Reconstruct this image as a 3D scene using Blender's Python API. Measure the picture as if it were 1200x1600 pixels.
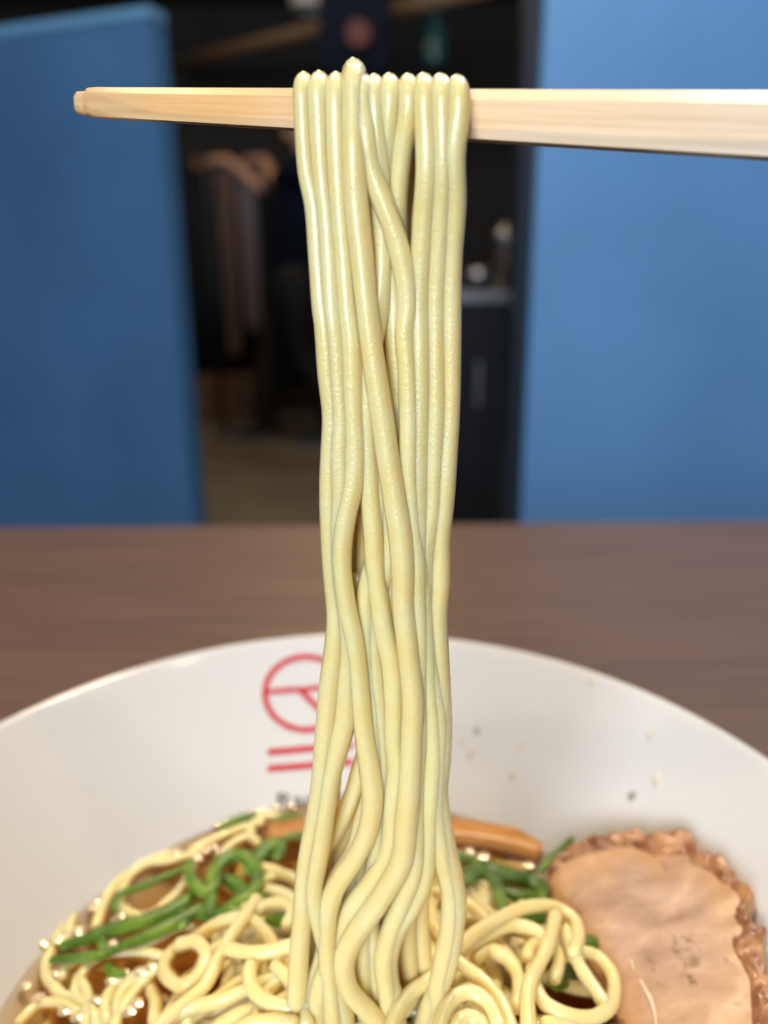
import bpy, bmesh, math, random
from mathutils import Vector, Matrix, Quaternion, noise

for o in list(bpy.data.objects):
    bpy.data.objects.remove(o, do_unlink=True)
scene = bpy.context.scene
COL = scene.collection
random.seed(7)
V = Vector

# ------------------------------------------------------------------ camera
F = 1202.0                                   # focal length in pixels of the 1200x1600 frame
PITCH = math.atan(F / 3858.0)                # verticals meet 3858 px below the centre
ROLL = math.radians(0.49)
CAM = V((0, 0, 0.90))
FW = V((0, math.cos(PITCH), -math.sin(PITCH)))
UP0 = V((0, math.sin(PITCH), math.cos(PITCH)))
RT0 = V((1, 0, 0))
RT = RT0 * math.cos(ROLL) - UP0 * math.sin(ROLL)
UP = UP0 * math.cos(ROLL) + RT0 * math.sin(ROLL)
cd = bpy.data.cameras.new('camera')
cam = bpy.data.objects.new('camera', cd)
COL.objects.link(cam)
m = Matrix((RT, UP, -FW)).transposed().to_4x4()
m.translation = CAM
cam.matrix_world = m
cd.sensor_fit = 'VERTICAL'
cd.sensor_height = 24.0
cd.lens = 24.0 * F / 1600.0
cd.clip_start = 0.01
cd.clip_end = 50
cd.dof.use_dof = True
cd.dof.focus_distance = 0.127
cd.dof.aperture_fstop = 5.9
scene.camera = cam

# ------------------------------------------------------------------ world and light
w = bpy.data.worlds.new('world')
scene.world = w
w.use_nodes = True
w.node_tree.nodes['Background'].inputs[0].default_value = (0.6, 0.7, 0.85, 1)
w.node_tree.nodes['Background'].inputs[1].default_value = 0.05
vs = scene.view_settings
vs.view_transform = 'Standard'
vs.look = 'None'
vs.exposure = 0.0
vs.gamma = 1.0
vs.use_curve_mapping = False


def area(name, loc, target, size, watts, col, sy=None):
    l = bpy.data.lights.new(name, 'AREA')
    l.energy = watts
    l.color = col
    l.size = size
    if sy:
        l.shape = 'RECTANGLE'
        l.size_y = sy
    else:
        l.shape = 'DISK'
    o = bpy.data.objects.new(name, l)
    COL.objects.link(o)
    o.location = loc
    o.rotation_euler = (V(target) - V(loc)).to_track_quat('-Z', 'Y').to_euler()
    return o


WARM = (1.0, 0.77, 0.50)
COOL = (0.82, 0.90, 1.0)
# ceiling downlights over the table, a big cool window behind the photographer, dim kitchen lamps
area('downlight_table', (0.12, 0.80, 2.45), (0, 0.13, 0.74), 0.09, 16.5, WARM)
area('downlight_table', (-0.60, 1.25, 2.45), (0, 0.2, 0.74), 0.09, 10, WARM)
area('downlight_table', (0.75, 1.30, 2.45), (0, 0.2, 0.74), 0.09, 10, WARM)
area('downlight_table', (-0.45, -0.50, 2.45), (-.2, 0.2, 0.74), 0.09, 4, WARM)
area('downlight_table', (0.75, -0.45, 2.45), (.2, 0.2, 0.74), 0.09, 3, WARM)
area('window_daylight', (-0.9, -2.3, 1.85), (0, 0.3, 0.9), 1.8, 104, COOL, 1.3)
area('downlight_aisle', (0.75, 0.95, 2.55), (0.8, 1.75, 0.9), 0.30, 10, (0.85, 0.92, 1.0))
area('kitchen_lamp', (-0.2, 3.1, 2.55), (-0.25, 3.0, 0), 0.25, 13, WARM)
area('kitchen_lamp', (-1.6, 4.6, 2.5), (-1.2, 4.4, 0), 0.25, 4, WARM)


# ------------------------------------------------------------------ helpers
def ray(u, v):
    return FW + RT * ((u - 600) / F) - UP * ((v - 800) / F)


def at_y(u, v, y):
    d = ray(u, v)
    return CAM + d * (y / d.y)


def at_z(u, v, z):
    d = ray(u, v)
    return CAM + d * ((z - CAM.z) / d.z)


def at_d(u, v, depth):
    return CAM + ray(u, v) * depth


def link(name, me, mat=None, parent=None, smooth=True, origin=None):
    c = origin
    if c is None:
        c = V((0, 0, 0))
        if len(me.vertices):
            for p in me.vertices:
                c += p.co
            c /= len(me.vertices)
    me.transform(Matrix.Translation(-c))
    o = bpy.data.objects.new(name, me)
    COL.objects.link(o)
    if parent is not None:
        o.parent = parent
        base, q = V((0, 0, 0)), parent
        while q is not None:
            base += q.location
            q = q.parent
        o.location = c - base
    else:
        o.location = c
    if mat:
        me.materials.append(mat)
    if smooth:
        for p in me.polygons:
            p.use_smooth = True
    return o


def mesh(name, verts, faces, mat=None, parent=None, smooth=True, origin=None):
    me = bpy.data.meshes.new(name)
    me.from_pydata([tuple(p) for p in verts], [], faces)
    me.update()
    return link(name, me, mat, parent, smooth, origin)


def from_bm(name, bm, mat=None, parent=None, smooth=False, origin=None):
    bmesh.ops.recalc_face_normals(bm, faces=bm.faces)
    me = bpy.data.meshes.new(name)
    bm.to_mesh(me)
    bm.free()
    return link(name, me, mat, parent, smooth, origin)


def box_bm(c, s, bev=0.0, rotz=0.0, seg=2):
    bm = bmesh.new()
    bmesh.ops.create_cube(bm, size=1)
    for p in bm.verts:
        p.co = V((p.co.x * s[0], p.co.y * s[1], p.co.z * s[2]))
    if bev:
        bmesh.ops.bevel(bm, geom=bm.edges[:], offset=bev, segments=seg, affect='EDGES')
    bm.transform(Matrix.Translation(c) @ Matrix.Rotation(rotz, 4, 'Z'))
    return bm


def box(name, c, s, mat, parent=None, bev=0.004, rotz=0.0):
    return from_bm(name, box_bm(c, s, bev, rotz), mat, parent)


def cyl(name, p0, p1, r, mat, parent=None, n=16, r2=None):
    return tube(name, [V(p0), V(p1)], lambda t: r + ((r if r2 is None else r2) - r) * t, mat, parent, n=n, step=10, caps='flat')


def thing(name, label, cat, loc=(0, 0, 0), group=None):
    o = bpy.data.objects.new(name, None)
    COL.objects.link(o)
    o.empty_display_size = 0.02
    o.location = loc
    return tag(o, label, cat, group)


def tag(o, label, cat, group=None):
    o['label'] = label
    o['category'] = cat
    if group:
        o['group'] = group
    return o


def struct(o):
    o['kind'] = 'structure'
    return o


def catmull(pts, step):
    pts = [V(p) for p in pts]
    if len(pts) == 2:
        n = max(1, int((pts[1] - pts[0]).length / step))
        return [pts[0].lerp(pts[1], i / n) for i in range(n + 1)]
    P = [pts[0] * 2 - pts[1]] + pts + [pts[-1] * 2 - pts[-2]]
    out = []
    for i in range(1, len(P) - 2):
        p0, p1, p2, p3 = P[i - 1:i + 3]
        n = max(1, int(math.ceil((p2 - p1).length / step)))
        t0 = 0
        t1 = max((p1 - p0).length, 1e-6) ** .5
        t2 = t1 + max((p2 - p1).length, 1e-6) ** .5
        t3 = t2 + max((p3 - p2).length, 1e-6) ** .5
        for k in range(n):
            t = t1 + (t2 - t1) * k / n
            a1 = p0 * ((t1 - t) / (t1 - t0)) + p1 * ((t - t0) / (t1 - t0))
            a2 = p1 * ((t2 - t) / (t2 - t1)) + p2 * ((t - t1) / (t2 - t1))
            a3 = p2 * ((t3 - t) / (t3 - t2)) + p3 * ((t - t2) / (t3 - t2))
            b1 = a1 * ((t2 - t) / (t2 - t0)) + a2 * ((t - t0) / (t2 - t0))
            b2 = a2 * ((t3 - t) / (t3 - t1)) + a3 * ((t - t1) / (t3 - t1))
            out.append(b1 * ((t2 - t) / (t2 - t1)) + b2 * ((t - t1) / (t2 - t1)))
    out.append(pts[-1].copy())
    return out


def tube(name, pts, rad, mat, parent=None, n=8, step=0.0018, caps='round', flat=1.0, flat_dir=None, origin=None, sq=False):
    """swept tube; rad(t) radius along it; flat squashes the section along flat_dir"""
    c = catmull(pts, step)
    N = len(c)
    verts, faces = [], []
    T = [(c[min(i + 1, N - 1)] - c[max(i - 1, 0)]).normalized() for i in range(N)]
    nrm = T[0].orthogonal().normalized()
    if flat_dir is not None:
        nrm = (V(flat_dir) - T[0] * T[0].dot(V(flat_dir))).normalized()
    rings = []

    def ring(pos, t, nv, r):
        b = t.cross(nv).normalized()
        s = len(verts)
        for k in range(n):
            a = 2 * math.pi * (k + .5) / n
            e = (abs(math.cos(a)) ** 2.7 + abs(math.sin(a)) ** 2.7) ** (-1 / 2.7) * .97 if sq else 1
            verts.append(pos + nv * (math.cos(a) * r * flat * e) + b * (math.sin(a) * r * e))
        rings.append(s)

    for i in range(N):
        t = T[i]
        if flat_dir is not None:
            nv = V(flat_dir) - t * t.dot(V(flat_dir))
            if nv.length > 0.15:
                nrm = nv.normalized()
        nrm = (nrm - t * nrm.dot(t)).normalized()
        r = rad(i / (N - 1)) if callable(rad) else rad
        if i == 0 and caps == 'round':
            ring(c[0] - t * r * .6, t, nrm, r * .35)
            ring(c[0] - t * r * .4, t, nrm, r * .75)
        ring(c[i], t, nrm, r)
        if i == N - 1 and caps == 'round':
            ring(c[i] + t * r * .4, t, nrm, r * .75)
            ring(c[i] + t * r * .6, t, nrm, r * .35)
    for a, b in zip(rings, rings[1:]):
        for k in range(n):
            k2 = (k + 1) % n
            faces.append((a + k, a + k2, b + k2, b + k))
    faces.append(tuple(rings[0] + k for k in reversed(range(n))))
    faces.append(tuple(rings[-1] + k for k in range(n)))
    return mesh(name, verts, faces, mat, parent, True, origin)


def lathe(name, prof, center, mat, parent=None, n=128, smooth=True):
    verts, faces = [], []
    idx = []
    for r, z in prof:
        if r < 1e-6:
            idx.append([len(verts)])
            verts.append(V((center[0], center[1], center[2] + z)))
        else:
            s = len(verts)
            for k in range(n):
                a = 2 * math.pi * k / n
                verts.append(V((center[0] + r * math.cos(a), center[1] + r * math.sin(a), center[2] + z)))
            idx.append(list(range(s, s + n)))
    for A, B in zip(idx, idx[1:]):
        for k in range(n):
            k2 = (k + 1) % n
            if len(A) == 1 and len(B) == 1:
                continue
            if len(A) == 1:
                faces.append((A[0], B[k2], B[k]))
            elif len(B) == 1:
                faces.append((A[k], A[k2], B[0]))
            else:
                faces.append((A[k], A[k2], B[k2], B[k]))
    o = mesh(name, verts, faces, mat, parent, smooth, V(center))
    bm = bmesh.new()
    bm.from_mesh(o.data)
    bmesh.ops.recalc_face_normals(bm, faces=bm.faces)
    bm.to_mesh(o.data)
    bm.free()
    return o


# ------------------------------------------------------------------ materials
def pmat(name, col, rough=0.5, spec=0.5, metal=0.0, **kw):
    mt = bpy.data.materials.new(name)
    mt.use_nodes = True
    b = mt.node_tree.nodes['Principled BSDF']
    b.inputs['Base Color'].default_value = (*col, 1)
    b.inputs['Roughness'].default_value = rough
    b.inputs['Specular IOR Level'].default_value = spec
    b.inputs['Metallic'].default_value = metal
    for k, x in kw.items():
        b.inputs[k].default_value = x
    return mt


def N(mt, t, **kw):
    n = mt.node_tree.nodes.new(t)
    for k, x in kw.items():
        setattr(n, k, x)
    return n


def L(mt, a, b):
    mt.node_tree.links.new(a, b)


def noise_color(mt, c1, c2, scale=(1, 1, 1), nscale=5.0, detail=4, lo=.35, hi=.65, coords='Object'):
    """base colour mixed between two tones by stretched noise"""
    tc = N(mt, 'ShaderNodeTexCoord')
    mp = N(mt, 'ShaderNodeMapping')
    mp.inputs['Scale'].default_value = scale
    nz = N(mt, 'ShaderNodeTexNoise')
    nz.inputs['Scale'].default_value = nscale
    nz.inputs['Detail'].default_value = detail
    rp = N(mt, 'ShaderNodeValToRGB')
    rp.color_ramp.elements[0].position = lo
    rp.color_ramp.elements[0].color = (*c1, 1)
    rp.color_ramp.elements[1].position = hi
    rp.color_ramp.elements[1].color = (*c2, 1)
    L(mt, tc.outputs[coords], mp.inputs[0])
    L(mt, mp.outputs[0], nz.inputs[0])
    L(mt, nz.outputs[0], rp.inputs[0])
    b = mt.node_tree.nodes['Principled BSDF']
    L(mt, rp.outputs[0], b.inputs['Base Color'])
    return nz, rp, mp


def bump(mt, nscale, strength, dist, scale=(1, 1, 1), detail=3):
    tc = N(mt, 'ShaderNodeTexCoord')
    mp = N(mt, 'ShaderNodeMapping')
    mp.inputs['Scale'].default_value = scale
    nz = N(mt, 'ShaderNodeTexNoise')
    nz.inputs['Scale'].default_value = nscale
    nz.inputs['Detail'].default_value = detail
    bp = N(mt, 'ShaderNodeBump')
    bp.inputs['Strength'].default_value = strength
    bp.inputs['Distance'].default_value = dist
    L(mt, tc.outputs['Object'], mp.inputs[0])
    L(mt, mp.outputs[0], nz.inputs[0])
    L(mt, nz.outputs[0], bp.inputs['Height'])
    L(mt, bp.outputs[0], mt.node_tree.nodes['Principled BSDF'].inputs['Normal'])


M = {}
M['noodle'] = pmat('noodle', (.9, .8, .48), .28, .5)
b = M['noodle'].node_tree.nodes['Principled BSDF']
b.inputs['Subsurface Weight'].default_value = .9
b.inputs['Subsurface Radius'].default_value = (1.0, .70, .26)
b.inputs['Subsurface Scale'].default_value = .0026
b.inputs['Coat Weight'].default_value = .8
b.inputs['Coat Roughness'].default_value = .16
b.inputs['Coat Tint'].default_value = (1, 1, 1, 1)
noise_color(M['noodle'], (.95, .76, .35), (.98, .825, .45), nscale=160)
_m = M['noodle']
_tl = N(_m, 'ShaderNodeBsdfTranslucent')
_tl.inputs[0].default_value = (.95, .66, .20, 1)
_mx = N(_m, 'ShaderNodeMixShader')
_mx.inputs[0].default_value = .12
L(_m, b.outputs[0], _mx.inputs[1])
L(_m, _tl.outputs[0], _mx.inputs[2])
L(_m, _mx.outputs[0], _m.node_tree.nodes['Material Output'].inputs['Surface'])
bump(M['noodle'], 1900, .45, .0004)

M['chop'] = pmat('chopstick_wood', (.8, .6, .36), .42, .4)
noise_color(M['chop'], (.58, .46, .335), (.69, .575, .445), scale=(10, 420, 420), nscale=2.5, detail=5, lo=.30, hi=.66)
bump(M['chop'], 4, .3, .0003, scale=(14, 300, 300))

_m = M['chop']
_at = N(_m, 'ShaderNodeTexCoord')
_sx = N(_m, 'ShaderNodeSeparateXYZ')
_mr = N(_m, 'ShaderNodeMapRange')
_mr.inputs['From Min'].default_value = .105
_mr.inputs['From Max'].default_value = .02
_nz = N(_m, 'ShaderNodeTexNoise')
_nz.inputs['Scale'].default_value = 60
_mu = N(_m, 'ShaderNodeMath', operation='MULTIPLY')
_mx = N(_m, 'ShaderNodeMixRGB', blend_type='MULTIPLY')
_mx.inputs[2].default_value = (.98, .74, .42, 1)
L(_m, _at.outputs['Object'], _sx.inputs[0])
L(_m, _at.outputs['Object'], _nz.inputs[0])
L(_m, _sx.outputs[0], _mr.inputs[0])
L(_m, _mr.outputs[0], _mu.inputs[0])
_ad = N(_m, 'ShaderNodeMath', operation='ADD')
_ad.inputs[1].default_value = .45
L(_m, _nz.outputs[0], _ad.inputs[0])
L(_m, _ad.outputs[0], _mu.inputs[1])
L(_m, _mu.outputs[0], _mx.inputs[0])
_bs = _m.node_tree.nodes['Principled BSDF']
L(_m, _bs.inputs['Base Color'].links[0].from_socket, _mx.inputs[1])
L(_m, _mx.outputs[0], _bs.inputs['Base Color'])

M['porcelain'] = pmat('porcelain', (.62, .62, .615), .10, .55)
M['red'] = pmat('red_glaze', (.52, .018, .035), .25)
M['ink'] = pmat('dark_glaze', (.03, .03, .035), .25)

# broth: clear surface with gloss, amber absorption inside, a little cloudiness
mt = bpy.data.materials.new('broth')
mt.use_nodes = True
nt = mt.node_tree
nt.nodes.remove(nt.nodes['Principled BSDF'])
tr = N(mt, 'ShaderNodeBsdfTransparent')
df = N(mt, 'ShaderNodeBsdfDiffuse')
df.inputs[0].default_value = (.62, .28, .055, 1)
mx0 = N(mt, 'ShaderNodeMixShader')
mx0.inputs[0].default_value = .10
gl = N(mt, 'ShaderNodeBsdfGlossy')
gl.inputs['Roughness'].default_value = .05
fr = N(mt, 'ShaderNodeFresnel')
fr.inputs[0].default_value = 1.35
mx = N(mt, 'ShaderNodeMixShader')
L(mt, tr.outputs[0], mx0.inputs[1])
L(mt, df.outputs[0], mx0.inputs[2])
L(mt, fr.outputs[0], mx.inputs[0])
L(mt, mx0.outputs[0], mx.inputs[1])
L(mt, gl.outputs[0], mx.inputs[2])
out = nt.nodes['Material Output']
L(mt, mx.outputs[0], out.inputs['Surface'])
ab = N(mt, 'ShaderNodeVolumeAbsorption')
ab.inputs['Color'].default_value = (.96, .70, .18, 1)
ab.inputs['Density'].default_value = 100
L(mt, ab.outputs[0], out.inputs['Volume'])
M['broth'] = mt

M['oil'] = pmat('oil_bubble', (.85, .70, .45), .04, .9, .5, **{'Coat Weight': 1.0, 'Coat Roughness': .02})
M['green'] = pmat('scallion', (.06, .24, .02), .35, .4, **{'Subsurface Weight': .25, 'Subsurface Scale': .001})
noise_color(M['green'], (.032, .105, .006), (.15, .27, .016), nscale=110)
M['stain'] = pmat('stain', (.30, .28, .25), .3)
M['film'] = pmat('broth_film', (.60, .56, .46), .08)
M['menma'] = pmat('bamboo_shoot', (.55, .25, .05), .3, .5, **{'Subsurface Weight': .3, 'Subsurface Scale': .002})
noise_color(M['menma'], (.42, .18, .035), (.58, .29, .075), scale=(1, 4, 4), nscale=120)

# sliced pork
mt = pmat('pork', (.6, .4, .28), .36, .5, **{'Subsurface Weight': .3, 'Subsurface Scale': .002})
nz, rp, mp = noise_color(mt, (.27, .145, .10), (.53, .355, .255), scale=(1, 2.4, 1), nscale=75, detail=6, lo=.3, hi=.7)
at = N(mt, 'ShaderNodeAttribute', attribute_name='edge')
mixc = N(mt, 'ShaderNodeMixRGB')
mixc.inputs[2].default_value = (.50, .28, .12, 1)
L(mt, at.outputs['Fac'], mixc.inputs[0])
L(mt, rp.outputs[0], mixc.inputs[1])
# dark pepper and sear flecks
tc = N(mt, 'ShaderNodeTexCoord')
n2 = N(mt, 'ShaderNodeTexNoise')
n2.inputs['Scale'].default_value = 260
n2.inputs['Detail'].default_value = 3
n3 = N(mt, 'ShaderNodeTexNoise')
n3.inputs['Scale'].default_value = 45
ml = N(mt, 'ShaderNodeMath', operation='MULTIPLY')
r2 = N(mt, 'ShaderNodeValToRGB')
r2.color_ramp.elements[0].position = .36
r2.color_ramp.elements[1].position = .43
mix2 = N(mt, 'ShaderNodeMixRGB')
mix2.inputs[2].default_value = (.16, .07, .02, 1)
L(mt, tc.outputs['Object'], n2.inputs[0])
L(mt, tc.outputs['Object'], n3.inputs[0])
L(mt, n2.outputs[0], ml.inputs[0])
L(mt, n3.outputs[0], ml.inputs[1])
L(mt, ml.outputs[0], r2.inputs[0])
L(mt, r2.outputs[0], mix2.inputs[0])
L(mt, mixc.outputs[0], mix2.inputs[1])
L(mt, mix2.outputs[0], mt.node_tree.nodes['Principled BSDF'].inputs['Base Color'])
bump(mt, 140, .5, .0008)
M['pork'] = mt
M['crust'] = pmat('pork_crust', (.34, .14, .05), .28, .5, **{'Coat Weight': .4, 'Coat Roughness': .15})
noise_color(M['crust'], (.17, .055, .022), (.46, .23, .10), nscale=170)
bump(M['crust'], 350, .6, .0012)
M['fat'] = pmat('pork_fat', (.70, .50, .34), .25, .5, **{'Subsurface Weight': .4, 'Subsurface Scale': .002})
noise_color(M['fat'], (.62, .42, .28), (.74, .55, .39), nscale=150)

M['table'] = pmat('table_wood', (.13, .07, .05), .42, .45)
noise_color(M['table'], (.092, .054, .040), (.128, .077, .058), scale=(1.5, 22, 1), nscale=4, detail=6)
M['blue_dark'] = pmat('blue_panel', (.030, .115, .30), .38, .5)
noise_color(M['blue_dark'], (.034, .105, .235), (.043, .128, .285), nscale=3)
M['blue_light'] = pmat('light_blue_panel', (.085, .25, .55), .38, .5)
noise_color(M['blue_light'], (.09, .24, .51), (.105, .27, .57), nscale=3)
M['blue_trim'] = pmat('blue_trim', (.10, .25, .45), .3)
M['navy'] = pmat('navy_post', (.006, .014, .03), .4)
M['floor'] = pmat('floor_stone', (.2, .18, .15), .5)
noise_color(M['floor'], (.15, .13, .105), (.25, .225, .185), nscale=2.5)
M['wall'] = pmat('wall_plaster', (.34, .33, .31), .8)
noise_color(M['wall'], (.32, .31, .29), (.36, .35, .33), nscale=4)
M['darkwall'] = pmat('kitchen_wall', (.022, .02, .02), .7)
noise_color(M['darkwall'], (.024, .020, .016), (.036, .031, .026), nscale=3)
M['ceiling'] = pmat('ceiling', (.10, .085, .07), .8)
noise_color(M['ceiling'], (.09, .077, .063), (.11, .093, .077), nscale=3)
M['cabinet'] = pmat('dark_cabinet', (.012, .014, .018), .5, .2)
noise_color(M['cabinet'], (.006, .008, .011), (.009, .011, .015), nscale=6)
M['steel'] = pmat('steel', (.30, .30, .32), .35, .5, 1.0)
noise_color(M['steel'], (.26, .26, .28), (.34, .34, .36), scale=(1, 20, 20), nscale=8)
M['copper'] = pmat('copper', (.65, .36, .20), .3, .5, 1.0)
noise_color(M['copper'], (.6, .32, .18), (.7, .4, .23), nscale=10)
M['beam'] = pmat('beam_wood', (.42, .27, .15), .5)
noise_color(M['beam'], (.34, .21, .11), (.5, .33, .19), scale=(2, 20, 20), nscale=4)
M['cloth'] = pmat('cloth_navy', (.008, .013, .03), .9, .1)
noise_color(M['cloth'], (.003, .006, .015), (.005, .009, .021), nscale=12)
M['trouser'] = pmat('cloth_black', (.006, .007, .012), .8)
noise_color(M['trouser'], (.005, .006, .010), (.008, .009, .015), nscale=12)
M['skin'] = pmat('skin', (.58, .33, .22), .5, .4, **{'Subsurface Weight': .15, 'Subsurface Scale': .01})
noise_color(M['skin'], (.55, .31, .20), (.61, .35, .24), nscale=20)
M['hair'] = pmat('hair', (.012, .009, .008), .5)
noise_color(M['hair'], (.008, .006, .005), (.018, .013, .011), scale=(30, 30, 4), nscale=6)
M['eye'] = pmat('eye', (.02, .015, .012), .2)
M['lip'] = pmat('lip', (.42, .16, .13), .5)
M['shoe'] = pmat('shoe', (.012, .014, .02), .5)
M['sole'] = pmat('shoe_sole', (.14, .20, .27), .5)
M['towel'] = pmat('towel_brown', (.13, .085, .075), .9)
noise_color(M['towel'], (.10, .065, .058), (.16, .105, .092), scale=(10, 10, 2), nscale=8)
M['towel2'] = pmat('towel_grey', (.15, .13, .15), .9)
noise_color(M['towel2'], (.12, .105, .12), (.18, .155, .18), scale=(10, 10, 2), nscale=8)
M['carton'] = pmat('carton', (.26, .17, .11), .8)
noise_color(M['carton'], (.22, .145, .09), (.30, .195, .13), nscale=8)
M['teal'] = pmat('teal_glass', (.03, .10, .11), .15)
M['white'] = pmat('white_enamel', (.75, .75, .74), .3)
M['darkred'] = pmat('dark_red', (.07, .006, .008), .6)

# ------------------------------------------------------------------ room
RIM = CAM.z - 0.1191
BC = V((-0.0103, 0.1260, RIM))              # bowl rim centre
ZS = CAM.z - 0.158                           # broth level
TABLE = RIM - 0.0752


def quad(name, a, b, c, d, mat):
    return struct(mesh(name, [V(a), V(b), V(c), V(d)], [(0, 1, 2, 3)], mat, smooth=False))


X0, X1, Y0, Y1, H = -3.2, 3.2, -2.6, 6.4, 2.75
quad('floor', (X0, Y0, 0), (X1, Y0, 0), (X1, Y1, 0), (X0, Y1, 0), M['floor'])
quad('ceiling', (X0, Y0, H), (X0, Y1, H), (X1, Y1, H), (X1, Y0, H), M['ceiling'])
quad('wall_back', (X0, Y1, 0), (X1, Y1, 0), (X1, Y1, H), (X0, Y1, H), M['darkwall'])
quad('wall_front', (X0, Y0, 0), (X0, Y0, H), (X1, Y0, H), (X1, Y0, 0), M['wall'])
quad('wall_left', (X0, Y0, 0), (X0, Y1, 0), (X0, Y1, H), (X0, Y0, H), M['darkwall'])
quad('wall_right', (X1, Y0, 0), (X1, Y0, H), (X1, Y1, H), (X1, Y1, 0), M['darkwall'])

# ------------------------------------------------------------------ table
te = at_z(600, 818, TABLE).y                 # far edge of the table top
t = thing('dining_table', 'brown wood table under the white ramen bowl', 'table', (0, te / 2, 0))
box('table_top', V((0.05, (te - .16) / 2, TABLE - .016)), (1.5, te + .16, .032), M['table'], t, .003)
for sx in (-.62, .72):
    for sy in (-.08, te - .08):
        box('leg', V((sx, sy, (TABLE - .032) / 2)), (.05, .05, TABLE - .032), M['navy'], t, .004)

# ------------------------------------------------------------------ partitions beyond the table
pr = at_y(247, 14, 1.60)
pl = at_y(0, 44, 1.72)
dirv = V((pl.x - pr.x, pl.y - pr.y, 0)).normalized()
ang = math.atan2(dirv.y, dirv.x)
pt_h = pr.z
Lp = 1.5
cen = V((pr.x, pr.y, 0)) + dirv * (Lp / 2)
t = thing('partition_panel', 'low dark blue partition with a thin pale top edge', 'partition', (cen.x, cen.y, 0))
box('panel', V((cen.x, cen.y, pt_h / 2 - .01)), (Lp, .05, pt_h - .02), M['blue_dark'], t, .003, ang)
box('top_trim', V((cen.x, cen.y, pt_h - .010)), (Lp, .054, .020), M['blue_trim'], t, .003, ang)
q = at_y(827, 426, 1.62)
t = thing('partition_panel', 'tall light blue partition beside a dark navy post', 'partition', (q.x + .75, 1.65, 0))
box('panel', V((q.x + .80, 1.66, 1.2)), (1.6, .05, 2.4), M['blue_light'], t, .003, math.radians(3))
box('edge_post', V((q.x - .012, 1.64, 1.2)), (.035, .06, 2.4), M['navy'], t, .003, math.radians(3))
# ------------------------------------------------------------------ kitchen behind
# counter seen between noodles and tall partition
t = thing('kitchen_counter', 'dark kitchen counter with a steel top near the navy post', 'counter', (.36, 2.62, 0))
cx, cw = .42, .62
ct = at_y(760, 455, 2.35).z
box('body', V((cx, 2.62, ct / 2 - .02)), (cw, .5, ct - .04), M['cabinet'], t, .004)
box('worktop', V((cx, 2.62, ct - .015)), (cw + .04, .54, .03), M['steel'], t, .004)
for i, dx in enumerate((-.2, 0, .2)):
    d = box('door', V((cx + dx, 2.36, ct / 2 - .02)), (.19, .02, ct - .14), M['cabinet'], t, .004)
    box('handle', V((cx + dx + .07, 2.345, ct * .68)), (.012, .02, .14), M['steel'], d, .003)
bw = V((at_y(748, 440, 2.45).x, 2.45, ct))
tag(lathe('steel_bowl', [(0, .004), (.03, .004), (.05, .03), (.062, .065), (.058, .065), (.046, .032), (.028, .008), (0, .008)], bw, M['steel'], n=40),
    'small steel bowl on the dark kitchen counter', 'bowl')
bw = V((at_y(792, 440, 2.55).x, 2.60, ct))
tag(lathe('steel_canister', [(0, 0), (.04, 0), (.04, .16), (.042, .165), (.035, .175), (.008, .185), (.008, .2), (0, .2)], bw, M['steel'], n=40),
    'steel canister with a knob lid on the dark kitchen counter', 'canister')

# tall dark cupboard behind the dark-blue partition
px = at_y(300, 400, 4.9).x
px -= .1
t = thing('cupboard', 'tall black cupboard against the kitchen back', 'cupboard', (px - .25, 5.9, 0))
box('body', V((px - .25, 5.9, .85)), (.9, .5, 1.7), M['cabinet'], t, .006)
for dx in (-.22, .22):
    d = box('door', V((px - .25 + dx, 5.64, .85)), (.42, .02, 1.6), M['cabinet'], t, .004)
    box('handle', V((px - .25 + dx * .2, 5.62, .95)), (.015, .025, .18), M['steel'], d, .003)
# carton on the floor
p = at_z(345, 640, .12) + V((-.05, .25, 0))
t = thing('cardboard_box', 'brown cardboard box on the kitchen floor behind the shoe', 'box', (p.x, p.y, 0))
box('carton', V((p.x, p.y + .18, .13)), (.40, .30, .26), M['carton'], t, .004, .2)
for s in (-1, 1):
    f = box('flap', V((p.x + .02 * s, p.y + .18 + s * .075, .263)), (.39, .145, .005), M['carton'], t, .001, .2)

# standing rack with towels
RY = 4.46
ra = at_y(322, 250, RY).x
rb = at_y(412, 250, RY).x
rz = at_y(360, 262, RY).z
t = thing('towel_rack', 'black standing rack carrying the two towels', 'rack', ((ra + rb) / 2, RY, 0))
for xx in (ra, rb):
    cyl('post', (xx, RY, 0), (xx, RY, rz), .011, M['navy'], t)
    box('foot', V((xx, RY, .012)), (.03, .36, .024), M['navy'], t, .004)
cyl('rail', (ra, RY, rz), (rb, RY, rz), .010, M['navy'], t)


def towel(u, wpx, vlow, mat, label):
    c = at_y(u, 300, RY)
    wd = wpx / F * RY * .95
    zl = at_y(u, vlow, RY).z
    nx, nz_ = 14, 16
    verts, faces = [], []
    prof = [(-.016, zl + (rz - zl) * k / nz_) for k in range(nz_)] + [(-.013, rz + .006), (0, rz + .014), (.013, rz + .006)] + \
           [(.016, rz - (rz - zl) * .7 * k / nz_) for k in range(1, nz_ + 1)]
    for (dy, z) in prof:
        low = min(1, max(0, (rz - z) * 2))
        for i in range(nx + 1):
            s = i / nx - .5
            verts.append(V((c.x + s * wd * (1 - .12 * low), RY + dy + .008 * low * math.sin(s * 17) * (1 if dy > 0 else -1) - .004 * low * (1 if dy < 0 else -1), z)))
    for j in range(len(prof) - 1):
        for i in range(nx):
            a = j * (nx + 1) + i
            faces.append((a, a + 1, a + nx + 2, a + nx + 1))
    o = mesh('hanging_towel', verts, faces, mat)
    s = o.modifiers.new('thick', 'SOLIDIFY')
    s.thickness = .004
    tag(o, label, 'towel')


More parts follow.
